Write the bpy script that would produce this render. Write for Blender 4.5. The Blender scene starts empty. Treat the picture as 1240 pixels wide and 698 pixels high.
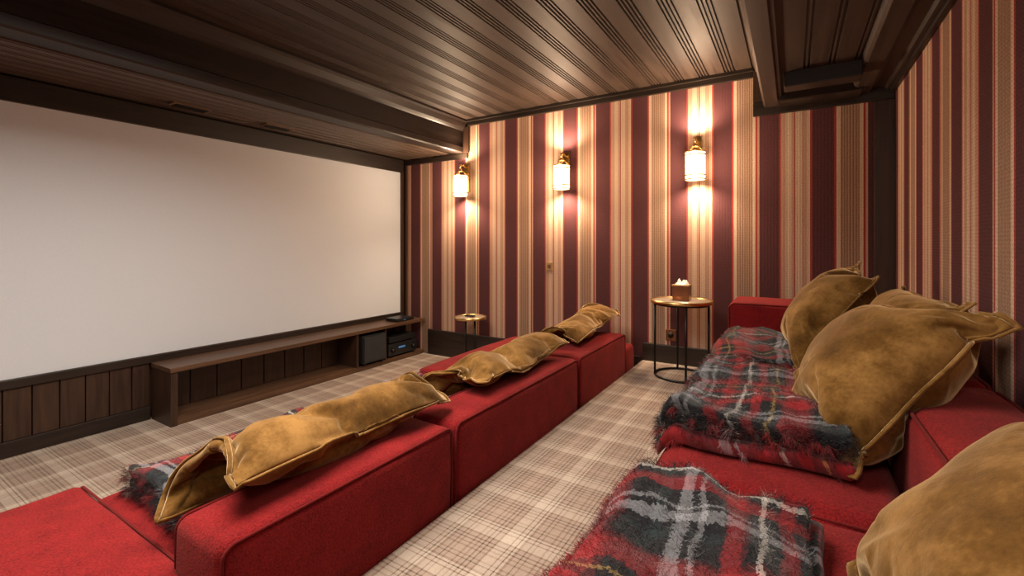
import bpy, bmesh, math, random
from mathutils import Vector, noise, Matrix
random.seed(7)
D=4.2; XL=-4.2; XR=0.62; ZF=-1.33; ZP=-1.06; ZC=1.43; YB=-1.6
XP=-1.17
scene=bpy.context.scene
col=scene.collection
# ------------------------------------------------------------ materials
def newmat(name):
    m=bpy.data.materials.new(name); m.use_nodes=True
    nt=m.node_tree; b=nt.nodes['Principled BSDF']
    return m,nt,b
def N(nt,t,**k):
    n=nt.nodes.new(t)
    for a,v in k.items(): setattr(n,a,v)
    return n
def math_(nt,op,a,b=None,c=None):
    n=N(nt,'ShaderNodeMath',operation=op)
    for i,v in enumerate((a,b,c)):
        if v is None: continue
        if isinstance(v,(int,float)): n.inputs[i].default_value=v
        else: nt.links.new(v,n.inputs[i])
    return n.outputs[0]
def ramp(nt,fac,stops,interp='CONSTANT'):
    n=N(nt,'ShaderNodeValToRGB'); n.color_ramp.interpolation=interp
    e=n.color_ramp.elements
    while len(e)>1: e.remove(e[-1])
    e[0].position=stops[0][0]; e[0].color=(*stops[0][1],1)
    for p,c in stops[1:]:
        x=e.new(p); x.color=(*c,1)
    nt.links.new(fac,n.inputs[0]); return n.outputs[0]
def mix(nt,fac,a,b,mode='MIX'):
    n=N(nt,'ShaderNodeMix',data_type='RGBA',blend_type=mode)
    for sock,v in ((n.inputs[0],fac),(n.inputs[6],a),(n.inputs[7],b)):
        if isinstance(v,(int,float)): sock.default_value=v
        elif isinstance(v,tuple): sock.default_value=(*v,1)
        else: nt.links.new(v,sock)
    return n.outputs[2]
def coords(nt,attr=None):
    if attr:
        n=N(nt,'ShaderNodeAttribute',attribute_name=attr); return n.outputs['Vector']
    return N(nt,'ShaderNodeTexCoord').outputs['Object']
def noise_(nt,vec,scale,detail=4,rough=.5,mapscale=None):
    if mapscale:
        mp=N(nt,'ShaderNodeMapping'); mp.inputs['Scale'].default_value=mapscale
        nt.links.new(vec,mp.inputs[0]); vec=mp.outputs[0]
    n=N(nt,'ShaderNodeTexNoise'); n.inputs['Scale'].default_value=scale
    n.inputs['Detail'].default_value=detail; n.inputs['Roughness'].default_value=rough
    nt.links.new(vec,n.inputs['Vector']); return n.outputs['Fac']
def bump(nt,b,h,strength,dist=.01):
    n=N(nt,'ShaderNodeBump'); n.inputs['Strength'].default_value=strength; n.inputs['Distance'].default_value=dist
    nt.links.new(h,n.inputs['Height']); nt.links.new(n.outputs[0],b.inputs['Normal'])
def sep(nt,v):
    n=N(nt,'ShaderNodeSeparateXYZ'); nt.links.new(v,n.inputs[0]); return n.outputs
def setp(b,**k):
    for a,v in k.items():
        s=b.inputs[a.replace('_',' ')]
        s.default_value=(*v,1) if isinstance(v,tuple) and len(v)==3 else v

def wood(name,c1,c2,rough=.35,ms=(14,1,14),coat=.0,spec=.5):
    m,nt,b=newmat(name); v=coords(nt)
    n=noise_(nt,v,2.2,8,.65,ms)
    c=ramp(nt,n,[(0.3,c1),(.7,c2)],'LINEAR')
    nt.links.new(c,b.inputs['Base Color'])
    r=math_(nt,'MULTIPLY_ADD',n,.25,rough-.1); nt.links.new(r,b.inputs['Roughness'])
    setp(b,Coat_Weight=coat,Coat_Roughness=.25,Specular_IOR_Level=spec)
    bump(nt,b,n,.15,.004); return m
M_ceil=wood('ceiling_wood',(.022,.013,.009),(.066,.040,.027),.47,(14,.7,14),.0,.5)
M_rib=wood('soffit_wood',(.055,.034,.023),(.13,.082,.056),.42,(14,.7,14),.0,.6)
M_dark=wood('dark_wood_y',(.009,.005,.0035),(.026,.015,.010),.44,(16,1,16))
M_darkx=wood('dark_wood_x',(.010,.006,.004),(.030,.018,.012),.42,(1,16,16))
M_darkz=wood('dark_wood_z',(.020,.009,.005),(.058,.027,.015),.42,(16,16,1))
M_bench=wood('bench_wood',(.05,.025,.013),(.13,.064,.034),.38,(16,1,16))

def fabric(name,c,c2,scale=420,rough=.9,sheen=.10,sheentint=(1,.5,.45)):
    m,nt,b=newmat(name); v=coords(nt)
    n=noise_(nt,v,scale,2,.7); n2=noise_(nt,v,9,4,.6)
    k=math_(nt,'MULTIPLY_ADD',n2,.3,math_(nt,'MULTIPLY',n,.7))
    cc=ramp(nt,k,[(.33,c2),(.66,c)],'LINEAR')
    nt.links.new(cc,b.inputs['Base Color'])
    setp(b,Roughness=rough,Sheen_Weight=sheen,Sheen_Roughness=.5,Sheen_Tint=sheentint,Specular_IOR_Level=.1)
    bump(nt,b,n,.8,.004); return m
M_red=fabric('red_wool_fabric',(.27,.014,.015),(.09,.004,.005),190)
M_pipe=fabric('red_piping',(.17,.008,.009),(.09,.004,.004))
def velvet(name):
    m,nt,b=newmat(name); v=coords(nt)
    n=noise_(nt,v,5,5,.65); n3=noise_(nt,v,90,4,.7)
    k=math_(nt,'MULTIPLY_ADD',n3,.2,math_(nt,'MULTIPLY',n,.8))
    cc=ramp(nt,k,[(.34,(.055,.024,.005)),(.47,(.125,.058,.012)),(.64,(.28,.145,.042))],'LINEAR')
    nt.links.new(cc,b.inputs['Base Color'])
    setp(b,Roughness=.85,Sheen_Weight=1.0,Sheen_Roughness=.36,Sheen_Tint=(1,.72,.40),Specular_IOR_Level=.08)
    bump(nt,b,n3,.3,.003); return m
M_vel=velvet('gold_velvet')

def plaid(name,period,stops,attr=None,rough=.95,bs=300,bstr=.5,distort=0,sheen=.1,blur=0,lo=.62,interp='CONSTANT'):
    m,nt,b=newmat(name); v=coords(nt,attr)
    if distort:
        nn=N(nt,'ShaderNodeTexNoise'); nn.inputs['Scale'].default_value=5
        nt.links.new(v,nn.inputs['Vector'])
        vm=N(nt,'ShaderNodeVectorMath',operation='MULTIPLY_ADD')
        nt.links.new(nn.outputs['Color'],vm.inputs[0]); vm.inputs[1].default_value=(distort,)*3
        nt.links.new(v,vm.inputs[2]); v2=vm.outputs[0]
    else: v2=v
    if blur:
        nn=N(nt,'ShaderNodeTexNoise'); nn.inputs['Scale'].default_value=160; nn.inputs['Detail'].default_value=3
        nt.links.new(v,nn.inputs['Vector'])
        vm=N(nt,'ShaderNodeVectorMath',operation='MULTIPLY_ADD')
        nt.links.new(nn.outputs['Color'],vm.inputs[0]); vm.inputs[1].default_value=(blur,)*3
        nt.links.new(v2,vm.inputs[2]); v2=vm.outputs[0]
    s=sep(nt,v2)
    cs=[]
    for i in (0,1):
        f=math_(nt,'FRACT',math_(nt,'MULTIPLY',math_(nt,'ADD',s[i],50.0),1/period))
        cs.append(ramp(nt,f,stops,interp))
    w=math_(nt,'FRACT',math_(nt,'MULTIPLY',math_(nt,'ADD',s[0],s[1]),170))
    w=math_(nt,'MULTIPLY_ADD',math_(nt,'GREATER_THAN',w,.5),.16,.42)
    c=mix(nt,w,cs[0],cs[1])
    n=noise_(nt,v,bs,3,.7); n2=noise_(nt,v,3,3,.6)
    sh=math_(nt,'MULTIPLY_ADD',n,.5,math_(nt,'MULTIPLY_ADD',n2,.3,lo))
    gm=N(nt,'ShaderNodeCombineColor'); 
    for i in range(3): nt.links.new(sh,gm.inputs[i])
    c=mix(nt,1.0,c,gm.outputs[0],'MULTIPLY')
    nt.links.new(c,b.inputs['Base Color'])
    setp(b,Roughness=rough,Sheen_Weight=sheen,Specular_IOR_Level=.1)
    bump(nt,b,n,bstr,.004); return m
be=(.32,.24,.19); br=(.06,.035,.023); lt=(.45,.37,.30); md=(.17,.115,.083)
M_carpet=plaid('tartan_carpet',.25,[(0,be),(.10,md),(.13,be),(.18,md),(.21,be),(.26,br),(.285,be),(.33,br),(.355,be),(.42,md),(.45,lt),(.62,md),(.64,lt),(.70,br),(.72,lt),(.76,md),(.80,be),(.88,br),(.90,be),(.95,md),(.975,be)],bs=120,blur=.004)
rd=(.21,.012,.015); nv=(.010,.010,.012); gr=(.20,.20,.215); wh=(.40,.37,.34); yl=(.26,.17,.06); mr=(.08,.008,.010); gn=(.018,.026,.028)
M_tart=plaid('tartan_wool',.46,[(0,rd),(.10,mr),(.13,nv),(.25,gn),(.30,nv),(.34,gr),(.40,nv),(.43,gr),(.455,nv),(.55,rd),(.62,mr),(.64,nv),(.68,wh),(.705,nv),(.76,rd),(.82,nv),(.89,yl),(.905,nv),(.95,rd)],attr='puv',bs=60,bstr=.9,distort=.05,sheen=.18,blur=.026,lo=.75)

def wallpaper(name,axis):
    m,nt,b=newmat(name); v=coords(nt); s=sep(nt,v)
    P=.70
    f=math_(nt,'FRACT',math_(nt,'MULTIPLY',math_(nt,'ADD',s[axis],70-.135 if axis==0 else 70.1),1/P))
    plum=(.105,.040,.042); red=(.36,.055,.045); cream=(.62,.445,.315); tan=(.41,.255,.17); pink=(.50,.285,.20)
    st=[(0,plum),(.185,red),(.205,cream),(.24,tan),(.405,cream),(.435,red),(.455,pink),(.475,plum),
        (.50,plum),(.675,red),(.69,pink),(.74,cream),(.79,pink),(.82,red),(.832,cream),(.89,pink),(.935,cream),(.965,red),(.985,plum)]
    c=ramp(nt,f,st)
    fine=math_(nt,'FRACT',math_(nt,'MULTIPLY',s[axis],1/.0175))
    fm=math_(nt,'GREATER_THAN',fine,.55)
    inr=math_(nt,'MULTIPLY',math_(nt,'GREATER_THAN',f,.24),math_(nt,'LESS_THAN',f,.405))
    inr2=math_(nt,'MULTIPLY',math_(nt,'GREATER_THAN',f,.69),math_(nt,'LESS_THAN',f,.965))
    k=math_(nt,'MULTIPLY',fm,math_(nt,'MAXIMUM',math_(nt,'MULTIPLY',inr,.65),math_(nt,'MULTIPLY',inr2,.2)))
    c=mix(nt,k,c,(.16,.08,.052))
    hz=math_(nt,'ABSOLUTE',math_(nt,'SUBTRACT',math_(nt,'FRACT',math_(nt,'MULTIPLY',s[axis],45)),.5))
    hw=math_(nt,'FRACT',math_(nt,'MULTIPLY_ADD',s[2],70,hz))
    n=noise_(nt,v,110,3,.75)
    sh=math_(nt,'MULTIPLY_ADD',n,1.1,math_(nt,'MULTIPLY_ADD',hw,.35,.24))
    gm=N(nt,'ShaderNodeCombineColor')
    for i in range(3): nt.links.new(sh,gm.inputs[i])
    c=mix(nt,1.0,c,gm.outputs[0],'MULTIPLY')
    nt.links.new(c,b.inputs['Base Color']); setp(b,Roughness=.95,Specular_IOR_Level=.08)
    bump(nt,b,math_(nt,'ADD',n,hw),.5,.003); return m
M_wpx=wallpaper('striped_wallpaper_x',0); M_wpy=wallpaper('striped_wallpaper_y',1)

def plain(name,c,rough=.5,metal=0,em=None,es=0,var=.15,scale=20):
    m,nt,b=newmat(name); v=coords(nt); n=noise_(nt,v,scale,4,.6)
    cc=ramp(nt,n,[(.3,tuple(x*(1-var) for x in c)),(.7,tuple(min(1,x*(1+var)) for x in c))],'LINEAR')
    nt.links.new(cc,b.inputs['Base Color']); setp(b,Roughness=rough,Metallic=metal)
    if em: setp(b,Emission_Color=em,Emission_Strength=es)
    return m
M_brass=plain('brass',(.75,.5,.2),.28,1); M_copper=plain('copper_box',(.22,.085,.04),.35,.5)
M_black=plain('black_metal',(.015,.013,.012),.4,.5); M_blackp=plain('black_plastic',(.012,.012,.013),.35)
M_mesh=plain('speaker_cloth',(.02,.02,.022),.9); M_white=plain('white_paper',(.8,.78,.74),.8)
M_glass=plain('frosted_glass',(.9,.8,.65),.4,0,(1,.74,.46),4.5,.03)
M_tabletop=plain('table_top_stone',(.36,.29,.22),.3); M_led=plain('blue_led',(.02,.05,.12),.4,0,(.2,.5,1),.25)
M_grille=plain('vent_grille',(.16,.09,.05),.5)
def scr():
    m,nt,b=newmat('projection_screen'); v=coords(nt); n=noise_(nt,v,260,2,.6)
    c=ramp(nt,n,[(.3,(.62,.66,.71)),(.7,(.70,.74,.79))],'LINEAR'); nt.links.new(c,b.inputs['Base Color'])
    setp(b,Roughness=.95,Specular_IOR_Level=.1); return m
M_screen=scr()
# ------------------------------------------------------------ mesh helpers
def empty(name,loc=(0,0,0)):
    e=bpy.data.objects.new(name,None); col.objects.link(e); e.empty_display_size=.1; return e
def mobj(name,vs,fs,mat,parent=None,smooth=False,puv=None,recalc=True):
    me=bpy.data.meshes.new(name); me.from_pydata([tuple(v) for v in vs],[],fs); me.update()
    if puv is not None:
        a=me.attributes.new('puv','FLOAT_VECTOR','POINT')
        a.data.foreach_set('vector',[c for p in puv for c in (p[0],p[1],0.0)])
    if recalc:
        bm=bmesh.new(); bm.from_mesh(me); bmesh.ops.recalc_face_normals(bm,faces=bm.faces); bm.to_mesh(me); bm.free()
    if smooth:
        for p in me.polygons: p.use_smooth=True
    me.materials.append(mat)
    o=bpy.data.objects.new(name,me); col.objects.link(o)
    if parent: o.parent=parent
    return o
def box(name,x0,x1,y0,y1,z0,z1,mat,parent=None,bevel=0):
    bm=bmesh.new(); bmesh.ops.create_cube(bm,size=1)
    for v in bm.verts:
        v.co=Vector((x0 if v.co.x<0 else x1, y0 if v.co.y<0 else y1, z0 if v.co.z<0 else z1))
    if bevel: bmesh.ops.bevel(bm,geom=bm.edges[:],offset=bevel,segments=2,affect='EDGES',profile=.6)
    me=bpy.data.meshes.new(name); bm.to_mesh(me); bm.free(); me.materials.append(mat)
    o=bpy.data.objects.new(name,me); col.objects.link(o)
    if parent: o.parent=parent
    return o
def axis_pts(lo,hi,r,step):
    pts=[lo+r*k for k in (0,.18,.4,.7,1.0)]
    n=max(2,int((hi-lo-2*r)/step)); mid=[lo+r+(hi-lo-2*r)*i/n for i in range(1,n)]
    return pts+mid+[hi-r*k for k in (1.0,.7,.4,.18,0)]
def rbox_mesh(lo,hi,r,step=.06,fn=None):
    P=[axis_pts(lo[i],hi[i],r,step) for i in range(3)]
    vs=[];fs=[];idx={}
    def gv(p):
        k=tuple(round(c,5) for c in p)
        if k not in idx: idx[k]=len(vs); vs.append(Vector(p))
        return idx[k]
    for ax in range(3):
        a,b=[i for i in range(3) if i!=ax]
        for side in (0,1):
            w=lo[ax] if side==0 else hi[ax]
            for i in range(len(P[a])-1):
                for j in range(len(P[b])-1):
                    q=[]
                    for (ii,jj) in ((i,j),(i+1,j),(i+1,j+1),(i,j+1)):
                        p=[0,0,0]; p[ax]=w; p[a]=P[a][ii]; p[b]=P[b][jj]; q.append(gv(p))
                    fs.append(q)
    out=[]
    for p in vs:
        inner=Vector([min(max(p[i],lo[i]+r),hi[i]-r) for i in range(3)])
        d=p-inner
        if d.length>1e-9: p2=inner+d.normalized()*r
        else: p2=p.copy()
        if fn: p2=fn(p2,p)
        out.append(p2)
    return out,fs
def cushion(name,lo,hi,mat,parent,r=.04,puff=.012,seed=0):
    c=[(lo[i]+hi[i])/2 for i in range(3)]; h=[(hi[i]-lo[i])/2 for i in range(3)]
    def fn(p2,p):
        q=[(p[i]-c[i])/h[i] for i in range(3)]
        o=Vector(p2)
        for i in range(3):
            a,b=[k for k in range(3) if k!=i]
            if abs(q[i])>.999 and not(i==2 and q[2]<0):
                o[i]+=math.copysign(puff*(1-q[a]**2)*(1-q[b]**2),q[i])
        o+=Vector((0,0,1))*.005*noise.noise(Vector((p.x*5+seed,p.y*5,p.z*5)))
        o+=Vector((1,0,0))*.004*noise.noise(Vector((p.x*5+seed,p.y*4+9,p.z*5)))
        return o
    vs,fs=rbox_mesh(lo,hi,r,.06,fn)
    return mobj(name,vs,fs,mat,parent,True)
def tube(name,pts,rad,mat,parent=None,closed=False,seg=8):
    vs=[];fs=[];n=len(pts); pts=[Vector(p) for p in pts]
    prev=None
    for i,p in enumerate(pts):
        a=pts[(i-1)%n] if (closed or i>0) else p; b=pts[(i+1)%n] if (closed or i<n-1) else p
        t=(b-a).normalized()
        up=Vector((0,0,1)) if abs(t.z)<.9 else Vector((1,0,0))
        if prev is None: s=t.cross(up).normalized()
        else:
            s=(prev-t*prev.dot(t)); s=s.normalized() if s.length>1e-6 else t.cross(up).normalized()
        prev=s; w=t.cross(s)
        for k in range(seg):
            an=2*math.pi*k/seg; vs.append(p+(s*math.cos(an)+w*math.sin(an))*rad)
    m=n if closed else n-1
    for i in range(m):
        for k in range(seg):
            a=i*seg+k; b=i*seg+(k+1)%seg; c=((i+1)%n)*seg+(k+1)%seg; d=((i+1)%n)*seg+k
            fs.append((a,b,c,d))
    if not closed:
        fs.append(tuple(range(seg))[::-1]); fs.append(tuple((n-1)*seg+k for k in range(seg)))
    return mobj(name,vs,fs,mat,parent,True)
def rrect(plane,w,a0,a1,b0,b1,r):
    pts=[]
    for (ca,cb,st) in ((a1-r,b1-r,0),(a0+r,b1-r,90),(a0+r,b0+r,180),(a1-r,b0+r,270)):
        for k in range(0,6):
            an=math.radians(st+k*18); a=ca+r*math.cos(an); b=cb+r*math.sin(an)
            pts.append({'x':(w,a,b),'y':(a,w,b),'z':(a,b,w)}[plane])
    return pts
def lathe(name,prof,cx,cy,mat,parent,seg=40):
    vs=[];fs=[];n=len(prof)
    for k in range(seg):
        an=2*math.pi*k/seg
        for r,z in prof: vs.append((cx+r*math.cos(an),cy+r*math.sin(an),z))
    for k in range(seg):
        for i in range(n-1):
            fs.append((k*n+i,((k+1)%seg)*n+i,((k+1)%seg)*n+i+1,k*n+i+1))
    o=mobj(name,vs,fs,mat,parent,True)
    bm=bmesh.new(); bm.from_mesh(o.data); bmesh.ops.remove_doubles(bm,verts=bm.verts,dist=1e-5); bmesh.ops.recalc_face_normals(bm,faces=bm.faces); bm.to_mesh(o.data); bm.free()
    return o
def extrude_y(name,prof,y0,y1,mat,parent=None):
    n=len(prof); vs=[(x,y0,z) for x,z in prof]+[(x,y1,z) for x,z in prof]
    fs=[(i,i+1,n+i+1,n+i) for i in range(n-1)]
    return mobj(name,vs,fs,mat,parent)
def boards_profile(x0,x1,z,width,bead=.012,depth=.014,nb=3):
    pr=[]; n=round((x1-x0)/width); width=(x1-x0)/n
    for i in range(n):
        a=x0+i*width; bw=nb*bead*2
        pr+=[(a,z),(a+width-bw-.012,z),(a+width-bw-.008,z+depth)]
        for k in range(nb):
            s=a+width-bw-.004+k*bead*2
            pr+=[(s,z+depth),(s+bead*.4,z+.001),(s+bead*1.2,z+.001),(s+bead*1.6,z+depth)]
        pr+=[(a+width-.003,z+depth)]
    pr.append((x1,z)); return pr
# ------------------------------------------------------------ room shell
T=.1
box('floor',XL-T,XR+T,YB-T,D+T,ZF-T,ZF,M_carpet)
plat=box('floor_platform',XP,XR,YB,D,ZF,ZP,M_carpet)
box('wall_far',XL-T,XR+T,D,D+T,ZF,ZC+T,M_wpx)
box('wall_right',XR,XR+T,YB-T,D,ZF,ZC+T,M_wpy)
box('wall_left',XL-T,XL,YB-T,D,ZF,ZC+T,M_darkz)
box('wall_back',XL,XR,YB-T,YB,ZF,ZC+T,M_wpx)
ce=empty('ceiling')
box('ceiling_slab',XL,XR,YB,D,ZC+.04,ZC+T,M_ceil,ce)
extrude_y('ceiling_boards',boards_profile(-3.2,-.2,ZC,.20),YB,D,M_ceil,ce)
so=empty('trim_soffit_screen')
SX=-3.24; SZ=1.07
box('soffit_body',XL,SX-.02,YB,D,SZ+.03,ZC+.04,M_dark,so)
extrude_y('soffit_face',[(SX-.22,SZ+.012),(SX-.20,SZ-.006),(SX-.10,SZ-.006),(SX-.09,SZ-.018),(SX-.01,SZ-.018),(SX,SZ-.006),(SX,SZ+.05),(SX-.014,SZ+.06),(SX-.014,SZ+.24),(SX,SZ+.25),(SX+.02,SZ+.27),(SX+.045,SZ+.32),(SX+.06,ZC-.02),(SX+.06,ZC+.02)],YB,D,M_dark,so)
extrude_y('soffit_ribs',boards_profile(XL+.05,SX-.22,SZ-.008,.10,.016,.03,1),YB,D,M_rib,so)
box('soffit_wall_strip',XL,XL+.05,YB,D,SZ-.01,SZ+.03,M_dark,so)
for i,y in enumerate((1.55,2.25)):
    g=empty('ceiling_vent')
    box('frame',-4.0,-3.9,y,y+.26,SZ-.022,SZ-.009,M_grille,g,.002)
    for k in range(5): box('slat_%d'%k,-3.99+k*.019,-3.98+k*.019,y+.02,y+.24,SZ-.028,SZ-.0225,M_black,g)
ro=empty('trim_soffit_right')
RX=-.20; RZ=1.13
box('body',RX+.01,XR,YB,D,RZ+.02,ZC+.04,M_dark,ro)
pr=[(RX-.06,ZC),(RX-.06,ZC-.03),(RX-.02,ZC-.06),(RX,ZC-.1),(RX,RZ-.02),(RX+.015,RZ-.035),(RX+.10,RZ-.035),(RX+.11,RZ-.02),(RX+.125,RZ-.02),(RX+.14,RZ),(RX+.16,RZ+.01)]
pr+=[(a,b) for a,b in boards_profile(RX+.16,.36,RZ+.01,.135,.012,.02,1)]
pr+=[(.37,RZ-.02),(.385,RZ-.03),(.47,RZ-.03),(.485,RZ-.015),(.50,RZ+.0),(.56,RZ),(.57,RZ-.02),(XR,RZ-.02)]
extrude_y('boards',pr,YB,D,M_ceil,ro)
box('cross_rail',RX+.15,.37,3.52,3.66,RZ-.085,RZ+.02,M_darkx,ro,.008)
box('cross_rail_end',RX+.10,.42,3.98,D-.03,RZ-.05,RZ+.02,M_darkx,ro,.008)
box('trim_1',SX+.06,-.276,D-.03,D,1.357,ZC+.02,M_darkx,None,.006)
box('trim_2',SX+.05,-.27,D-.05,D-.031,1.40,ZC+.02,M_darkx,None,.006)
box('trim_3',-.276,XR-.0,D-.03,D,1.037,RZ+.02,M_darkx,None,.006)
box('trim_4',-.276,-.20,D-.03,D,RZ+.021,ZC,M_darkz,None,.004)
box('trim_5',.50,XR,D-.035,D,-.93,1.036,M_darkz,None,.004)
box('trim_6',XR-.03,XR,YB,D-.036,1.08,RZ-.02,M_dark,None,.006)
box('trim_7',XL,SX+.06,D-.03,D,.99,SZ-.02,M_darkx,None,.006)
box('trim_8',XL,XL+.06,D-.03,D,-.93,.989,M_darkz,None,.004)
box('trim_9',SX-.0,SX+.075,D-.03,D,SZ-.019,1.356,M_darkz,None,.004)
box('baseboard_far',-3.78,XP-.02,D-.03,D,ZF,-1.03,M_darkx,None,.006)
box('baseboard_platform',XP,.50,D-.03,D,ZP,-.90,M_darkx,None,.006)
box('baseboard_right',XR-.02,XR,YB,D-.036,ZP,-.90,M_dark,None,.006)
# ------------------------------------------------------------ screen wall
sc=empty('projection_screen')
box('cloth',XL+.012,XL+.03,-1.1,4.10,-.845,.893,M_screen,sc)
box('frame_top',XL+.002,XL+.05,-1.15,4.14,.893,1.05,M_dark,sc,.006)
box('frame_side',XL+.002,XL+.05,4.10,4.14,-.845,.892,M_darkz,sc,.004)
box('frame_bottom',XL+.002,XL+.05,-1.15,4.14,-.905,-.846,M_dark,sc,.006)
wn=empty('trim_wainscot')
y=YB
k=0
while y<1.5:
    box('board_%d'%k,XL,XL+.035,y+.003,min(y+.13,1.5)-.003,ZF+.10,-.907,M_darkz,wn,.004); y+=.13; k+=1
box('board_low',XL,XL+.05,YB,1.5,ZF,ZF+.10,M_dark,wn,.005)
bn=empty('media_bench')
BX=-3.82; BT=-.90; BY=1.5
box('top',XL+.051,BX,BY,D-.031,BT-.035,BT,M_bench,bn,.005)
box('side',XL+.052,BX-.01,BY+.005,BY+.05,ZF,BT-.036,M_darkz,bn,.004)
box('bottom',XL+.052,BX-.02,BY+.051,D-.035,ZF,ZF+.05,M_bench,bn,.004)
box('back_panel',XL+.052,XL+.065,BY+.051,D-.035,ZF+.051,BT-.036,M_dark,bn)
for i in range(13):
    yy=BY+.06+i*.2
    box('back_slat_%d'%i,XL+.066,XL+.075,yy,yy+.19,ZF+.052,BT-.037,M_darkz,bn,.003)
box('divider',XL+.08,BX-.02,3.16,3.19,ZF+.051,BT-.036,M_darkz,bn)
box('divider_2',XL+.08,BX-.02,3.55,3.57,ZF+.051,BT-.036,M_darkz,bn)
sp=empty('subwoofer_speaker')
box('cabinet',-4.08,-3.80,3.21,3.53,ZF+.075,-.965,M_blackp,sp,.01)
box('grille',-3.799,-3.79,3.225,3.515,ZF+.09,-.98,M_mesh,sp,.003)
for a in (3.24,3.48):
    for b_ in (-4.05,-3.85): box('foot',b_,b_+.03,a,a+.03,ZF+.051,ZF+.074,M_black,sp)
av=empty('av_receiver')
box('receiver',-4.08,-3.84,3.60,4.05,ZF+.07,ZF+.20,M_blackp,av,.006)
box('player',-4.08,-3.85,3.62,4.03,ZF+.215,ZF+.275,M_blackp,av,.004)
box('display',-3.839,-3.836,3.75,3.85,ZF+.14,ZF+.16,M_led,av)
for a in (3.66,3.98):
    o=tube('knob',[(-3.84,a,ZF+.13),(-3.815,a,ZF+.13)],.022,M_black,av,seg=16)
for a in (3.63,3.95): box('foot',-4.0,-3.9,a,a+.05,ZF+.051,ZF+.07,M_black,av)
for a in (3.63,3.95): box('spacer',-4.0,-3.9,a,a+.05,ZF+.20,ZF+.215,M_black,av)
av2=empty('set_top_box')
box('case',-4.05,-3.86,3.75,4.02,BT+.006,BT+.04,M_blackp,av2,.005)
for a in (3.78,3.97): box('foot',-4.0,-3.9,a,a+.02,BT,BT+.006,M_black,av2)
box('display',-3.8605,-3.858,3.85,3.88,BT+.018,BT+.024,M_led,av2)
# ------------------------------------------------------------ sofas
COLL=[]
def backrest(parent,tag,x0,x1,y0,y1,z0,z1,mat=M_red,sd=0):
    COLL.append((x0,x1,y0,y1,z0,z1))
    cushion('back_'+tag,(x0,y0,z0),(x1,y1,z1),mat,parent,.035,.014,sd)
    for xx in (x0+.006,x1-.006):
        tube('piping_'+tag,rrect('x',xx,y0+.006,y1-.006,z0+.006,z1-.006,.035),.005,M_pipe,parent,True,6)
def seat(parent,tag,lo,hi,puff,sd):
    COLL.append((lo[0],hi[0],lo[1],hi[1],lo[2],hi[2]+puff*.6))
    cushion('seat_'+tag,lo,hi,M_red,parent,.05,puff,sd)
    tube('seat_piping_'+tag,rrect('z',hi[2]-.022,lo[0]+.008,hi[0]-.008,lo[1]+.008,hi[1]-.008,.05),.0045,M_pipe,parent,True,6)
fs_=empty('front_sofa')
FB=-1.185
cushion('arm_near',(-2.25,-.10,ZF+.05),(-1.20,.60,-.885),M_red,fs_,.035,.012)
tube('arm_piping',rrect('y',.594,-2.244,-1.206,ZF+.07,-.891,.035),.005,M_pipe,fs_,True,6)
cushion('arm_far',(-2.22,3.74,ZF+.05),(-1.20,4.02,-.885),M_red,fs_,.035,.012)
seat(fs_,'a',(-2.24,.61,ZF+.05),(-1.46,1.50,-.95),.015,1)
seat(fs_,'b',(-2.24,1.51,ZF+.05),(-1.46,2.38,-.94),.015,2)
seat(fs_,'c',(-2.28,2.39,ZF+.05),(-1.46,3.73,-.875),.03,3)
backrest(fs_,'a',-1.44,FB,.57,1.465,ZF+.05,-.745)
backrest(fs_,'b',-1.44,FB,1.485,2.745,ZF+.05,-.745)
backrest(fs_,'c',-1.44,FB,2.765,3.73,ZF+.05,-.745)
for x in (-2.15,-1.3):
    for y in (0.1,1.5,2.7,3.9): box('foot',x,x+.06,y,y+.06,ZF,ZF+.05,M_black,fs_)
rs=empty('rear_sofa')
SFX=-.35; SZt=-.63
seat(rs,'near',(SFX,-1.2,ZP+.05),(.24,.30,SZt),.015,5)
seat(rs,'mid',(SFX,.31,ZP+.05),(.24,1.28,SZt),.018,6)
seat(rs,'far',(SFX,1.295,ZP+.05),(.24,2.42,SZt),.018,7)
seat(rs,'end',(SFX,2.43,ZP+.05),(.24,3.44,SZt),.015,8)
backrest(rs,'a',.26,.53,-1.2,.88,ZP+.05,-.44)
backrest(rs,'b',.26,.53,.90,1.96,ZP+.05,-.44)
backrest(rs,'c',.26,.53,1.98,3.44,ZP+.05,-.44)
cushion('arm_far',(-.38,3.45,ZP+.05),(.53,3.92,-.40),M_red,rs,.04,.012,9)
tube('arm_piping',rrect('y',3.456,-.374,.524,ZP+.07,-.406,.04),.005,M_pipe,rs,True,6)
for x in (-.28,.42):
    for y in (-1.1,.3,1.3,2.4,3.7): box('foot',x,x+.06,y,y+.06,ZP,ZP+.05,M_black,rs)
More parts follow.
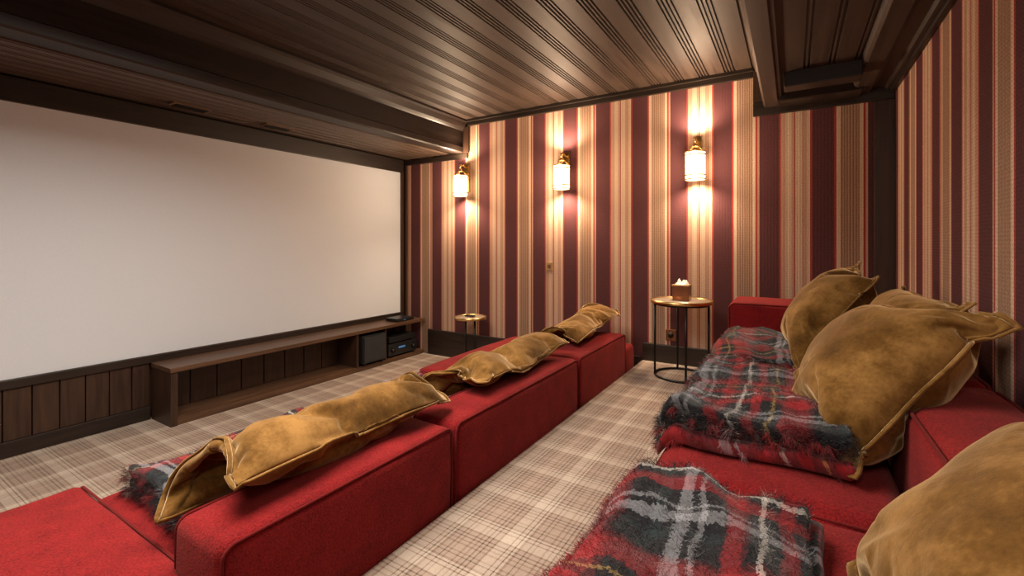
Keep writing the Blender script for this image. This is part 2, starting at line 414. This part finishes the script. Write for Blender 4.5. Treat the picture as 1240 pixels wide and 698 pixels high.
# ------------------------------------------------------------ pillows (cloth-simulated)
def lag(t): return ((1-t)*(1-2*t),4*t*(1-t),t*(2*t-1))
PIL=[]
def pillow(name,ctrl,thick,seed,n=56,pinch=.02,press=2.2,shrink=-.08,bend=.12):
    def S(u,v):
        A=lag(u);B=lag(v); p=Vector((0,0,0))
        for i in range(3):
            for j in range(3): p+=Vector(ctrl[i][j])*A[i]*B[j]
        return p
    vs=[];fs=[];idx={}
    def gp(i,j,side):
        u=i/n;v=j/n;a=2*u-1;b=2*v-1
        a2=a*(1-pinch*(1-b*b)); b2=b*(1-pinch*(1-a*a))
        uu=(a2+1)/2; vv=(b2+1)/2
        p=S(uu,vv); e=.01
        nn=(S(uu+e,vv)-S(uu-e,vv)).cross(S(uu,vv+e)-S(uu,vv-e)).normalized()
        base=max(0,(1-a*a)*(1-b*b)); h=thick*base**.5
        h+=min(1,base*4)*.014*noise.noise(Vector((u*5+seed*3.1,v*5,side*5)))
        h=max(h,0.0)
        return p+nn*h*(1 if side==0 else -1)
    for side in (0,1):
        for i in range(n+1):
            for j in range(n+1):
                if side==1 and (i in(0,n) or j in(0,n)): idx[(1,i,j)]=idx[(0,i,j)]; continue
                idx[(side,i,j)]=len(vs); vs.append(gp(i,j,side))
        for i in range(n):
            for j in range(n):
                q=[idx[(side,i,j)],idx[(side,i+1,j)],idx[(side,i+1,j+1)],idx[(side,i,j+1)]]
                fs.append(q if side==0 else q[::-1])
    per=[(i,0) for i in range(n)]+[(n,j) for j in range(n)]+[(i,n) for i in range(n,0,-1)]+[(0,j) for j in range(n,0,-1)]
    root=empty(name)
    o=mobj('cover',vs,fs,M_vel,root,True)
    md=o.modifiers.new('cloth','CLOTH'); s=md.settings
    s.quality=6; s.mass=.15; s.air_damping=2.0
    s.tension_stiffness=12; s.compression_stiffness=12; s.shear_stiffness=5; s.bending_stiffness=bend
    s.use_pressure=True; s.uniform_pressure_force=press
    s.effector_weights.gravity=0; s.shrink_min=shrink
    md.point_cache.frame_start=1; md.point_cache.frame_end=40
    PIL.append((root,o,[idx[(0,i,j)] for i,j in per],[Vector(v) for v in vs],seed))
    return root
def finish_pillows(frames=26):
    scene.frame_start=1; scene.frame_end=40
    for f in range(1,frames+1): scene.frame_set(f)
    dg=bpy.context.evaluated_depsgraph_get()
    for root,o,rim,orig,seed in PIL:
        ev=o.evaluated_get(dg); co=[v.co.copy() for v in ev.data.vertices]
        c0=sum(orig,Vector())/len(orig); c1=sum(co,Vector())/len(co)
        mx=max((c-p).length for c,p in zip(co,orig))
        print('PILLOW',root.name,'maxmove %.3f'%mx,'drift %.3f'%(c1-c0).length)
        if mx>.35 or mx!=mx: co=orig; c1=c0
        co=[p+(c0-c1) for p in co]
        for k,p in enumerate(co):
            for (x0,x1,y0,y1,z0,z1) in COLL:
                m=.006
                if x0-m<p.x<x1+m and y0-m<p.y<y1+m and z0<p.z<z1+m:
                    dx=p.x-(x0-m); dz=(z1+m)-p.z
                    if dx<dz: p.x=x0-m
                    else: p.z=z1+m
            if p.x>XR-.012: p.x=XR-.012
        o.modifiers.clear()
        for v,p in zip(o.data.vertices,co): v.co=p
        o.data.update()
        sm=o.modifiers.new('sub','SUBSURF'); sm.levels=1; sm.render_levels=1
        loop=[co[i] for i in rim]; cen=sum(loop,Vector())/len(loop); fl=[];ff=[]; m=len(loop)
        for k,p in enumerate(loop):
            t=(loop[(k+1)%m]-loop[k-1]).normalized(); q=(p-cen); q=(q-t*q.dot(t)).normalized()
            fl+= [p-q*.004, p+q*.009]
        for k in range(m):
            a=2*k;b=2*((k+1)%m); ff.append((a,a+1,b+1,b))
        fo=mobj('flange',fl,ff,M_vel,root,True)
        md=fo.modifiers.new('s','SOLIDIFY'); md.thickness=.006; md.offset=0
    scene.frame_set(1)
def quad(bl,tl,tr,br,bulge=(0,0,0),sc=1.06):
    P=[Vector(x) for x in (bl,tl,tr,br)]; c=sum(P,Vector())/4
    bl,tl,tr,br=[c+(p-c)*sc for p in P]; B=Vector(bulge)
    g=[]
    for i in (0,.5,1):
        row=[]
        for j in (0,.5,1):
            p=bl*(1-i)*(1-j)+br*i*(1-j)+tl*(1-i)*j+tr*i*j
            if i==.5 or j==.5: p=p+B*(1 if (i==.5 and j==.5) else .4)
            row.append(tuple(p))
        g.append(row)
    return g
pillow('velvet_cushion',quad((-.03,3.00,-.56),(.30,3.22,-.13),(.36,2.72,-.17),(.03,2.45,-.56),(-.03,0,0)),.06,2.3)
pillow('velvet_cushion',quad((.14,2.50,-.56),(.42,2.56,-.20),(.48,2.05,-.20),(.22,2.14,-.56),(-.0,0,0)),.05,4.7)
pillow('velvet_cushion',quad((.005,2.02,-.58),(.27,2.16,-.24),(.51,1.70,-.21),(.13,1.46,-.585),(-.04,-.01,.01)),.06,6.1)
pillow('velvet_cushion',quad((.095,1.00,-.59),(.41,1.18,-.33),(.53,.62,-.27),(.17,.42,-.59),(-.03,0,.0)),.06,8.8)
def drape(y0,y1,zt=0,tw=0,dz0=0,dz1=0,xa=-1.60):
    g=[]; L=(y1-y0)*.04; y0-=L; y1+=L
    for k,t in enumerate((0,.5,1)):
        y=y0+(y1-y0)*t; dz=dz0*(1-t)+dz1*t
        g.append([(xa,y-.04*(1-t)*1+tw*(t-.5),-.87+dz*.3),(-1.53+tw*.2*(t-.5),y,-.645+zt+dz),(-1.235,y+.03,-.675+zt*.6+dz*.7)])
    return g
pillow('velvet_cushion',drape(.69,1.48),.055,11.2,shrink=-.13,press=1.45,bend=.05)
pillow('velvet_cushion',drape(1.80,2.66,.0,tw=.06,dz0=-.03),.055,13.9,shrink=-.13,press=1.45,bend=.05)
pillow('velvet_cushion',drape(2.98,3.74,.015,tw=-.06,dz0=-.02,dz1=.07),.055,16.4,shrink=-.12,press=1.5,bend=.05)
finish_pillows()
# ------------------------------------------------------------ blankets
def blanket(name,x0,x1,y0,y1,z,layers=2,th=.035,rot=0,seed=0,hairs=6000,edge=None,xe=None,hl=.014,amp=1.0):
    root=empty(name)
    cx,cy=(x0+x1)/2,(y0+y1)/2; R=Matrix.Rotation(rot,2)
    def place(x,y,zz):
        ox=.030*noise.noise(Vector((x*2+seed,y*5,zz*6)))*amp; oy=.035*noise.noise(Vector((x*5,y*2+seed,zz*6+4)))*amp
        w=R@Vector((x-cx+ox,y-cy+oy)); X=cx+w.x; Y=cy+w.y
        hgt=(zz-z)/(layers*th)
        rd_=max(0,1-abs(noise.noise(Vector((X*4+seed,Y*2.5+X*2,0))))*4)
        Z=zz+max(0,hgt)*amp*(.030*noise.noise(Vector((X*5+seed,Y*5,0)))+.012*noise.noise(Vector((X*14,Y*14+seed,2)))+.020*rd_)
        if xe is not None and X<xe:
            d=xe-X; Z-=min(.25,d*d*14)
        return Vector((X,Y,Z))
    hv=[];hf=[];hu=[]
    for L in range(layers):
        inset=.03*L*random.uniform(.2,1); sh=random.uniform(-.02,.02)
        lo=(x0+inset,y0+inset+sh,z+L*th); hi=(x1-inset,y1-inset+sh,z+(L+1)*th+.006)
        vs,fs=rbox_mesh(lo,hi,th*.5,.022,None)
        out=[];uv=[]
        for p in vs:
            out.append(place(p.x,p.y,p.z)); uv.append((p.x+(p.z-z)*.6+seed*.37+L*.05,p.y-(p.z-z)*.8+seed*.21+L*.07))
        mobj('layer_%d'%L,out,fs,M_tart,root,True,uv)
    top=z+layers*th+.004
    def strand(base,dirv,ln,w,uv,segs=2,grav=-.2,wav=.5):
        side=dirv.cross(Vector((random.uniform(-1,1),random.uniform(-1,1),random.uniform(-1,1)))).normalized()*w
        b=len(hv); d=dirv.copy(); p=base.copy(); pts=[]
        for s in range(segs+1):
            pts.append(p.copy()); p=p+d*(ln/segs); d=(d+Vector((random.uniform(-wav,wav),random.uniform(-wav,wav),random.uniform(-wav,wav)*.5+grav))).normalized()
        for s,p in enumerate(pts[:-1]):
            k=1-s/segs*.6; hv.extend([p-side*k,p+side*k]); hu.extend([uv]*2)
        hv.append(pts[-1]); hu.append(uv)
        for s in range(segs-1): hf.append((b+2*s,b+2*s+1,b+2*s+3,b+2*s+2))
        hf.append((b+2*segs-2,b+2*segs-1,b+2*segs))
    for _ in range(hairs):
        if random.random()<.7:
            x=random.uniform(x0+.02,x1-.02); y=random.uniform(y0+.02,y1-.02); zz=top-.003; nrm=Vector((0,0,.35))
        else:
            zz=random.uniform(z+.004,top)
            if random.random()<.6: x=random.uniform(x0,x1); y=y0+.012; nrm=Vector((0,-.7,.1))
            else: y=random.uniform(y0,y1); x=x0+.012; nrm=Vector((-.7,0,.1))
        d=(nrm+Vector((random.uniform(-1,1),random.uniform(-1,1),random.uniform(-.1,.4)))).normalized()
        u=(x+(zz-z)*.6+seed*.37+.05*(layers-1),y-(zz-z)*.8+seed*.21+.07*(layers-1))
        strand(place(x,y,zz),d,random.uniform(.4,1.2)*hl,.0005,u,2)
    for (fx0,fy0,fx1,fy1,dx,dy,ln) in (edge or []):
        cnt=int(math.hypot(fx1-fx0,fy1-fy0)/.012)
        for c in range(cnt):
            t=(c+random.uniform(-.4,.4))/cnt; bx=fx0+(fx1-fx0)*t; by=fy0+(fy1-fy0)*t
            zz=random.uniform(z+.006,top-.01)
            bd=Vector((dx+random.uniform(-.5,.5),dy+random.uniform(-.5,.5),.1)).normalized()
            u=(bx+seed*.37+random.uniform(-.02,.02),by+seed*.21)
            l2=ln*random.uniform(.6,1.1)
            for s in range(26):
                d=(bd+Vector((random.uniform(-.3,.3),random.uniform(-.3,.3),random.uniform(-.3,.3)))).normalized()
                strand(place(bx+random.uniform(-.006,.006),by+random.uniform(-.004,.008),zz+random.uniform(-.006,.006)),d,l2*random.uniform(.6,1.1),.0005,u,4,-.30,.35)
    mobj('wool_fuzz',hv,hf,M_tart,root,False,hu,recalc=False)
    return root
sz=SZt+.014
blanket('tartan_blanket',-.37,.07,.20,1.16,sz,2,.024,.06,1.0,40000,[(-.36,1.15,.05,1.15,0,1,.03)],-.31,hl=.024,amp=1.15)
blanket('tartan_blanket',-.36,.15,1.46,2.28,sz,3,.030,-.02,2.35,36000,[(-.36,1.47,.12,1.47,0,-1,.06),(-.355,1.47,-.355,1.75,-1,-.3,.04)],-.30,hl=.024,amp=1.15)
blanket('tartan_blanket',-.38,.10,2.46,3.22,sz,3,.026,0,3.0,14000,[(-.38,2.47,.08,2.47,0,-1,.04)],-.31,hl=.02)
blanket('tartan_blanket',-2.15,-1.60,.68,1.42,-.936,2,.035,0,4.3,18000,[(-2.15,.69,-1.64,.69,-.1,-1,.045)],-2.12,hl=.02)
blanket('tartan_blanket',-2.15,-1.62,1.60,2.30,-.926,2,.03,0,5.0,8000,None,-2.12,hl=.02)
# ------------------------------------------------------------ tables
def round_table(name,cx,cy,z0,h,r,leg_n,base=True):
    t=empty(name); zt=z0+h
    lathe('top',[(0,zt-.012),(r-.012,zt-.012),(r-.012,zt),(0,zt)],cx,cy,M_tabletop,t,56)
    lathe('rim',[(r-.012,zt-.02),(r,zt-.02),(r,zt+.006),(r-.011,zt+.006),(r-.012,zt-.02)],cx,cy,M_brass,t,56)
    return t,zt
t,zt=round_table('side_table',-.76,3.82,ZP,.61,.235,2)
for k in range(4):
    an=math.radians(20+90*k); x=-.76+.205*math.cos(an); y=3.82+.205*math.sin(an)
    tube('leg_%d'%k,[(x,y,ZP+.012),(x,y,zt-.02)],.009,M_black,t)
tube('base_ring',[(-.76+.205*math.cos(a*math.pi/24),3.82+.205*math.sin(a*math.pi/24),ZP+.01) for a in range(48)],.009,M_black,t,True)
tube('upper_ring',[(-.76+.205*math.cos(a*math.pi/24),3.82+.205*math.sin(a*math.pi/24),zt-.028) for a in range(48)],.008,M_black,t,True)
t2,zt2=round_table('small_side_table',-2.93,3.9,ZF,.555,.17,1)
tube('stem_1',[(-2.87,3.9,ZF+.02),(-2.87,3.9,zt2-.012)],.012,M_black,t2)
tube('stem_2',[(-2.99,3.9,ZF+.02),(-2.99,3.9,zt2-.012)],.012,M_black,t2)
lathe('foot_disc',[(0,ZF),(.14,ZF),(.14,ZF+.012),(.13,ZF+.02),(0,ZF+.022)],-2.93,3.9,M_black,t2)
rc=empty('remote_control'); box('body',-2.98,-2.86,3.86,3.90,zt2+.007,zt2+.022,M_blackp,rc,.005)
# square tissue box with brass rim
bx=empty('tissue_box'); bcx,bcy=-.76,3.84; zt+=.0015; H=.062; hh=.115
for nm,(a0,a1,b0,b1) in {'side_1':(-H,H,-H,-H+.006),'side_2':(-H,H,H-.006,H),'side_3':(-H,-H+.006,-H+.006,H-.006),'side_4':(H-.006,H,-H+.006,H-.006)}.items():
    box(nm,bcx+a0,bcx+a1,bcy+b0,bcy+b1,zt,zt+hh,M_copper,bx,.001)
box('base',bcx-H+.006,bcx+H-.006,bcy-H+.006,bcy+H-.006,zt,zt+.006,M_copper,bx)
for nm,(a0,a1,b0,b1) in {'rim_1':(-H-.004,H+.004,-H-.004,-H+.008),'rim_2':(-H-.004,H+.004,H-.008,H+.004),'rim_3':(-H-.004,-H+.008,-H+.008,H-.008),'rim_4':(H-.008,H+.004,-H+.008,H-.008)}.items():
    box(nm,bcx+a0,bcx+a1,bcy+b0,bcy+b1,zt+hh,zt+hh+.010,M_brass,bx,.001)
gv=[];gf=[];n=28
for i in range(n+1):
    for j in range(n+1):
        a=2*i/n-1;b=2*j/n-1
        r=max(abs(a),abs(b)); env=(1-r**3)
        z=zt+hh-.01+env*(.030+.035*abs(noise.noise(Vector((a*2.2,b*2.2,1))))*2+.02*noise.noise(Vector((a*5,b*5,4))))
        gv.append((bcx+a*(H-.009),bcy+b*(H-.009),z))
for i in range(n):
    for j in range(n): gf.append((i*(n+1)+j,(i+1)*(n+1)+j,(i+1)*(n+1)+j+1,i*(n+1)+j+1))
mobj('tissues',gv,gf,M_white,bx,True)
sw=empty('wall_switch'); box('plate',-2.17,-2.10,D-.012,D,-.27,-.19,M_brass,sw,.003); box('rocker',-2.15,-2.12,D-.018,D-.012,-.25,-.21,M_copper,sw,.002)
ol=empty('wall_outlet'); box('plate',-.97,-.88,D-.012,D,-.86,-.76,M_copper,ol,.003)
tube('socket',[(-.925,D-.012,-.81),(-.925,D-.016,-.81)],.025,M_black,ol,seg=20)
# ------------------------------------------------------------ sconces
warm=(1,.73,.49)
for i,x in enumerate((-3.20,-1.94,-.70)):
    s=empty('wall_sconce'); y=D-.125; z0=.545; z1=.775
    R=.078
    box('backplate',x-.035,x+.035,D-.02,D,.60,.93,M_brass,s,.008)
    tube('arm',[(x,D-.02,.885),(x,D-.07,.90),(x,y,.885),(x,y,.84)],.009,M_brass,s)
    lathe('glass',[(R,z0),(R,z1),(R-.004,z1),(R-.004,z0),(R,z0)],x,y,M_glass,s,40)
    for zz in (z0-.004,z0+.03,z1-.03,z1-.004):
        lathe('band',[(R+.001,zz),(R+.006,zz),(R+.006,zz+.010),(R+.001,zz+.010),(R+.001,zz)],x,y,M_brass,s,40)
    for k in range(3):
        an=k*2.09+.5; tube('strut_%d'%k,[(x+R*math.cos(an),y+R*math.sin(an),z1),(x+.02*math.cos(an),y+.02*math.sin(an),z1+.06)],.004,M_brass,s)
    lathe('cap',[(0.0,z1+.085),(.012,z1+.08),(.022,z1+.065),(.030,z1+.05),(.026,z1+.045),(0,z1+.045)],x,y,M_brass,s,32)
    lathe('finial',[(0,z1+.135),(.012,z1+.125),(.014,z1+.11),(.007,z1+.098),(.012,z1+.085),(0,z1+.085)],x,y,M_brass,s,24)
    def light(kind,name,loc,power,size=.03,rot=None,**kw):
        l=bpy.data.lights.new(name,kind); l.energy=power; l.color=warm
        if kind!='AREA': l.shadow_soft_size=size
        for a,v in kw.items(): setattr(l,a,v)
        o=bpy.data.objects.new(name,l); o.location=loc; o.parent=s
        if rot: o.rotation_euler=rot
        col.objects.link(o); return o
    light('SPOT','lamp_down',(x,y,z0+.01),54,.03,(0,0,0),spot_size=math.radians(140),spot_blend=.9)
    light('SPOT','lamp_up',(x,y,z1+.14),38,.03,(math.pi,0,0),spot_size=math.radians(155),spot_blend=.9)
    light('POINT','lamp_glow',(x,y-.20,.66),24,.08)
# ------------------------------------------------------------ added fill lights
def area(name,loc,rot,size,sy,power,color,spread=180):
    l=bpy.data.lights.new(name,'AREA'); l.shape='RECTANGLE'; l.size=size; l.size_y=sy; l.energy=power; l.color=color; l.spread=math.radians(spread)
    o=bpy.data.objects.new(name,l); o.location=loc; o.rotation_euler=rot; col.objects.link(o); return o
area('fill_light',(-1.7,.8,1.36),(0,0,0),1.6,1.6,104,(1,.89,.77),150)  # added out-of-view fill brightening the room, no fixture here
area('fill_light_rear',(.05,-.6,1.05),(math.radians(25),0,0),.5,.8,21,(1,.89,.77))  # added fill from behind the camera, not a room lamp
w=bpy.data.worlds.new('World'); scene.world=w; w.use_nodes=True
w.node_tree.nodes['Background'].inputs[0].default_value=(1,.85,.7,1); w.node_tree.nodes['Background'].inputs[1].default_value=.3
# ------------------------------------------------------------ camera
cd=bpy.data.cameras.new('camera'); cam=bpy.data.objects.new('camera',cd); col.objects.link(cam)
cd.sensor_width=36; cd.lens=36*551/1240; cd.shift_y=-(349-296)/1240; cd.clip_start=.02
cam.location=(0,0,0); cam.rotation_euler=(math.radians(90),0,math.radians(31.68))
scene.camera=cam
scene.view_settings.view_transform='Standard'; scene.view_settings.look='None'
